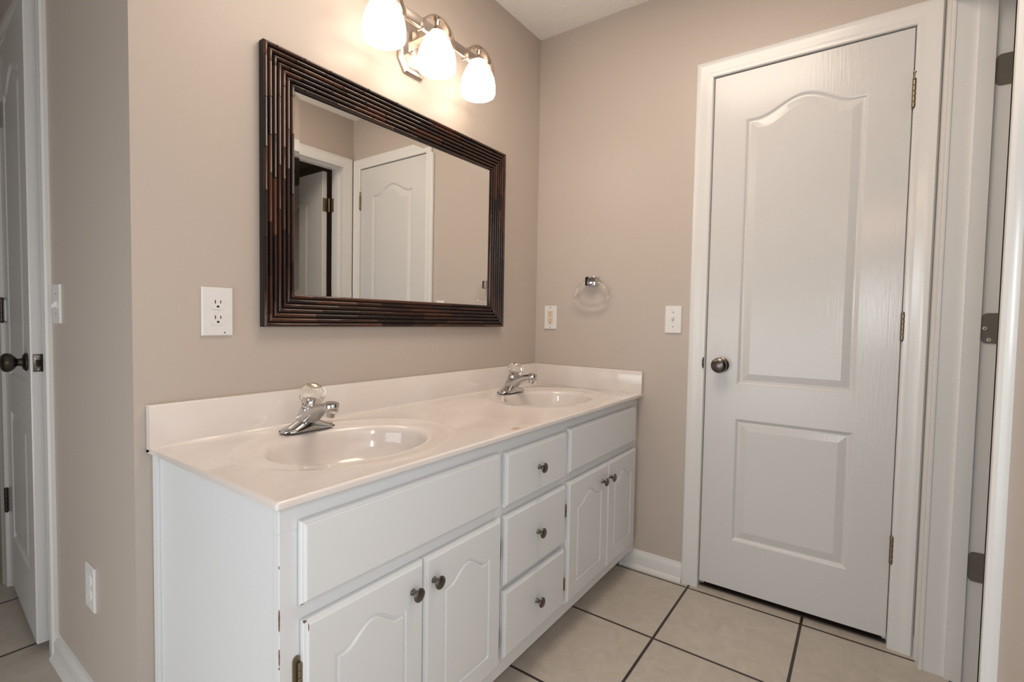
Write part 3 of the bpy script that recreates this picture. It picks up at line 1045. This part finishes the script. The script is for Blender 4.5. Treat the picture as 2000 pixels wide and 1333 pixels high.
# ------------------------------------------------------------------ outlets and switches
class Plate:
    """local frame on a wall: u along the wall, n out of it, z up"""
    def __init__(s, c, u, n):
        s.c, s.u, s.n = Vector(c), Vector(u), Vector(n)
    def P(s, a, z, t): return s.c + s.u*a + s.n*t + Vector((0, 0, z))
    def slab(s, bm, a0, a1, z0, z1, t0, t1, ch=0.0):
        r0 = [s.P(a, z, t0) for a, z in ((a0, z0), (a1, z0), (a1, z1), (a0, z1))]
        r1 = [s.P(a, z, t1-ch) for a, z in ((a0, z0), (a1, z0), (a1, z1), (a0, z1))]
        rs = [r0, r1]
        if ch:
            rs.append([s.P(a, z, t1) for a, z in ((a0+ch, z0+ch), (a1-ch, z0+ch), (a1-ch, z1-ch), (a0+ch, z1-ch))])
        add_loft(bm, rs)
    def poly(s, bm, pts, t0, t1):
        add_loft(bm, [[s.P(a, z, t0) for a, z in pts], [s.P(a, z, t1) for a, z in pts]])

def socket_shape(cz, r=0.0172, cut=0.0142):
    pts = []
    for i in range(48):
        t = 2*PI*i/48
        a, z = r*math.cos(t), r*math.sin(t)
        pts.append((a, cz + max(-cut, min(cut, z))))
    return pts

def duplex(root, pl, m_face, m_slot, w, h, gap=0.0195, sensor=False, deco=False):
    bm = BM()
    pl.slab(bm, -w/2, w/2, -h/2, h/2, 0.0004, 0.0062, 0.0022)
    obj('cover_plate', bm, M['plastic'], root, angle=20)
    if deco:
        bm = BM()
        pl.slab(bm, -0.0165, 0.0165, -0.0335, 0.0335, 0.005, 0.0075, 0.0008)
        face = obj('receptacle', bm, m_face, root, angle=20)
    for cz in (gap, -gap):
        if deco:
            f = face
            t = 0.0076
        else:
            bm = BM()
            pl.poly(bm, socket_shape(cz), 0.005, 0.0078)
            f = obj('receptacle', bm, m_face, root, angle=20)
            t = 0.0079
        bm = BM()
        pl.slab(bm, -0.0074, -0.0052, cz+0.0005, cz+0.0095, t-0.001, t+0.0002)
        pl.slab(bm, 0.0052, 0.0074, cz+0.0012, cz+0.0088, t-0.001, t+0.0002)
        gpts = [(0.0030*math.cos(a), cz-0.0068+0.0030*math.sin(a)) for a in [PI*i/8 for i in range(9)]] + [(-0.0030, cz-0.0092), (0.0030, cz-0.0092)]
        pl.poly(bm, gpts, t-0.001, t+0.0002)
        obj('slots', bm, m_slot, f, smooth=False)
    if deco:
        for cz in (0.048, -0.048):
            obj('screw', lathe(pl.P(0, cz, 0.0058), pl.n, [(0.0030, 0), (0.0026, 0.001)], 16), M['screw'], root)
    else:
        obj('screw', lathe(pl.P(0, 0, 0.0058), pl.n, [(0.0032, 0), (0.0028, 0.0012)], 16), M['plastic'], root)
    if sensor:
        obj('light_sensor', lathe(pl.P(0.0165, -h/2+0.0075, 0.0058), pl.n, [(0.0019, 0), (0.0017, 0.0008)], 14), M['slot'], root, label='tiny dark sensor dot')

def switch(root, pl, w, h, up):
    bm = BM()
    pl.slab(bm, -w/2, w/2, -h/2, h/2, 0.0004, 0.0062, 0.0022)
    obj('cover_plate', bm, M['plastic'], root, angle=20)
    bm = BM()
    pl.slab(bm, -0.0058, 0.0058, -0.0125, 0.0125, 0.0055, 0.0066)
    obj('collar', bm, M['ivory'], root, smooth=False)
    bm = BM()
    s = 1 if up else -1
    add_loft(bm, [[pl.P(a, z, 0.0060) for a, z in ((-0.0045, -0.009), (0.0045, -0.009), (0.0045, 0.009), (-0.0045, 0.009))],
                  [pl.P(a, z+s*0.0085, 0.0175) for a, z in ((-0.0036, -0.0045), (0.0036, -0.0045), (0.0036, 0.0045), (-0.0036, 0.0045))]])
    obj('toggle', bm, M['plastic'], root, smooth=False)
    for cz in (0.030, -0.030):
        obj('screw', lathe(pl.P(0, cz, 0.0058), pl.n, [(0.0032, 0), (0.0026, 0.0012)], 16), M['screw'], root)

def electrics():
    c = (-1.4970, 0, 1.0965)
    r = thing('wall_outlet', c, 'white duplex outlet on the wall left of the mirror', 'outlet', 'electrical outlets')
    duplex(r, Plate(c, (1, 0, 0), (0, -1, 0)), M['plastic'], M['slot'], 0.0740, 0.1225, sensor=True)
    c = (0, -0.0880, 1.1060)
    r = thing('wall_outlet', c, 'small outlet with cream face in the corner above the side splash', 'outlet', 'electrical outlets')
    duplex(r, Plate(c, (0, -1, 0), (-1, 0, 0)), M['almond'], M['tanslot'], 0.0690, 0.1135, gap=0.018, deco=True)
    c = (WL, 0.3270, 0.3475)
    r = thing('wall_outlet', c, 'low white outlet on the shadowed side wall near the floor', 'outlet', 'electrical outlets')
    duplex(r, Plate(c, (0, -1, 0), (-1, 0, 0)), M['cap_white'], M['cap_slot'], 0.0740, 0.1200)
    c = (0, -0.6890, 1.1030)
    r = thing('light_switch', c, 'white toggle switch beside the closed door casing', 'switch', 'light switches')
    switch(r, Plate(c, (0, -1, 0), (-1, 0, 0)), 0.0690, 0.1145, True)
    c = (WL, 0.6020, 1.1130)
    r = thing('light_switch', c, 'white toggle switch on the shadowed side wall by the narrow door', 'switch', 'light switches')
    switch(r, Plate(c, (0, -1, 0), (-1, 0, 0)), 0.0760, 0.1150, False)
electrics()

# ------------------------------------------------------------------ towel ring
def towel_ring():
    c = (0, -0.318, 1.272)
    root = thing('towel_ring', c, 'clear acrylic towel ring on a small chrome block', 'towel ring')
    bm = box((-0.044, c[1]-0.026, 1.252), (-0.0005, c[1]+0.026, 1.294), 0.003)
    obj('mount', bm, M['chrome'], root, angle=25)
    pts = []
    R = 0.083
    n = 72
    cz = 1.212
    for i in range(n):
        t = 2*PI*i/n
        a, z = R*math.cos(t), 0.066*math.sin(t)
        if z < 0:
            z = -0.050*abs(math.sin(t))**0.75
        pts.append(Vector((-0.030, c[1]+a, cz+z)))
    bm = BM()
    add_tube(bm, pts, 0.0068, 14, closed=True)
    obj('ring', bm, M['ring'], root, angle=60)
towel_ring()
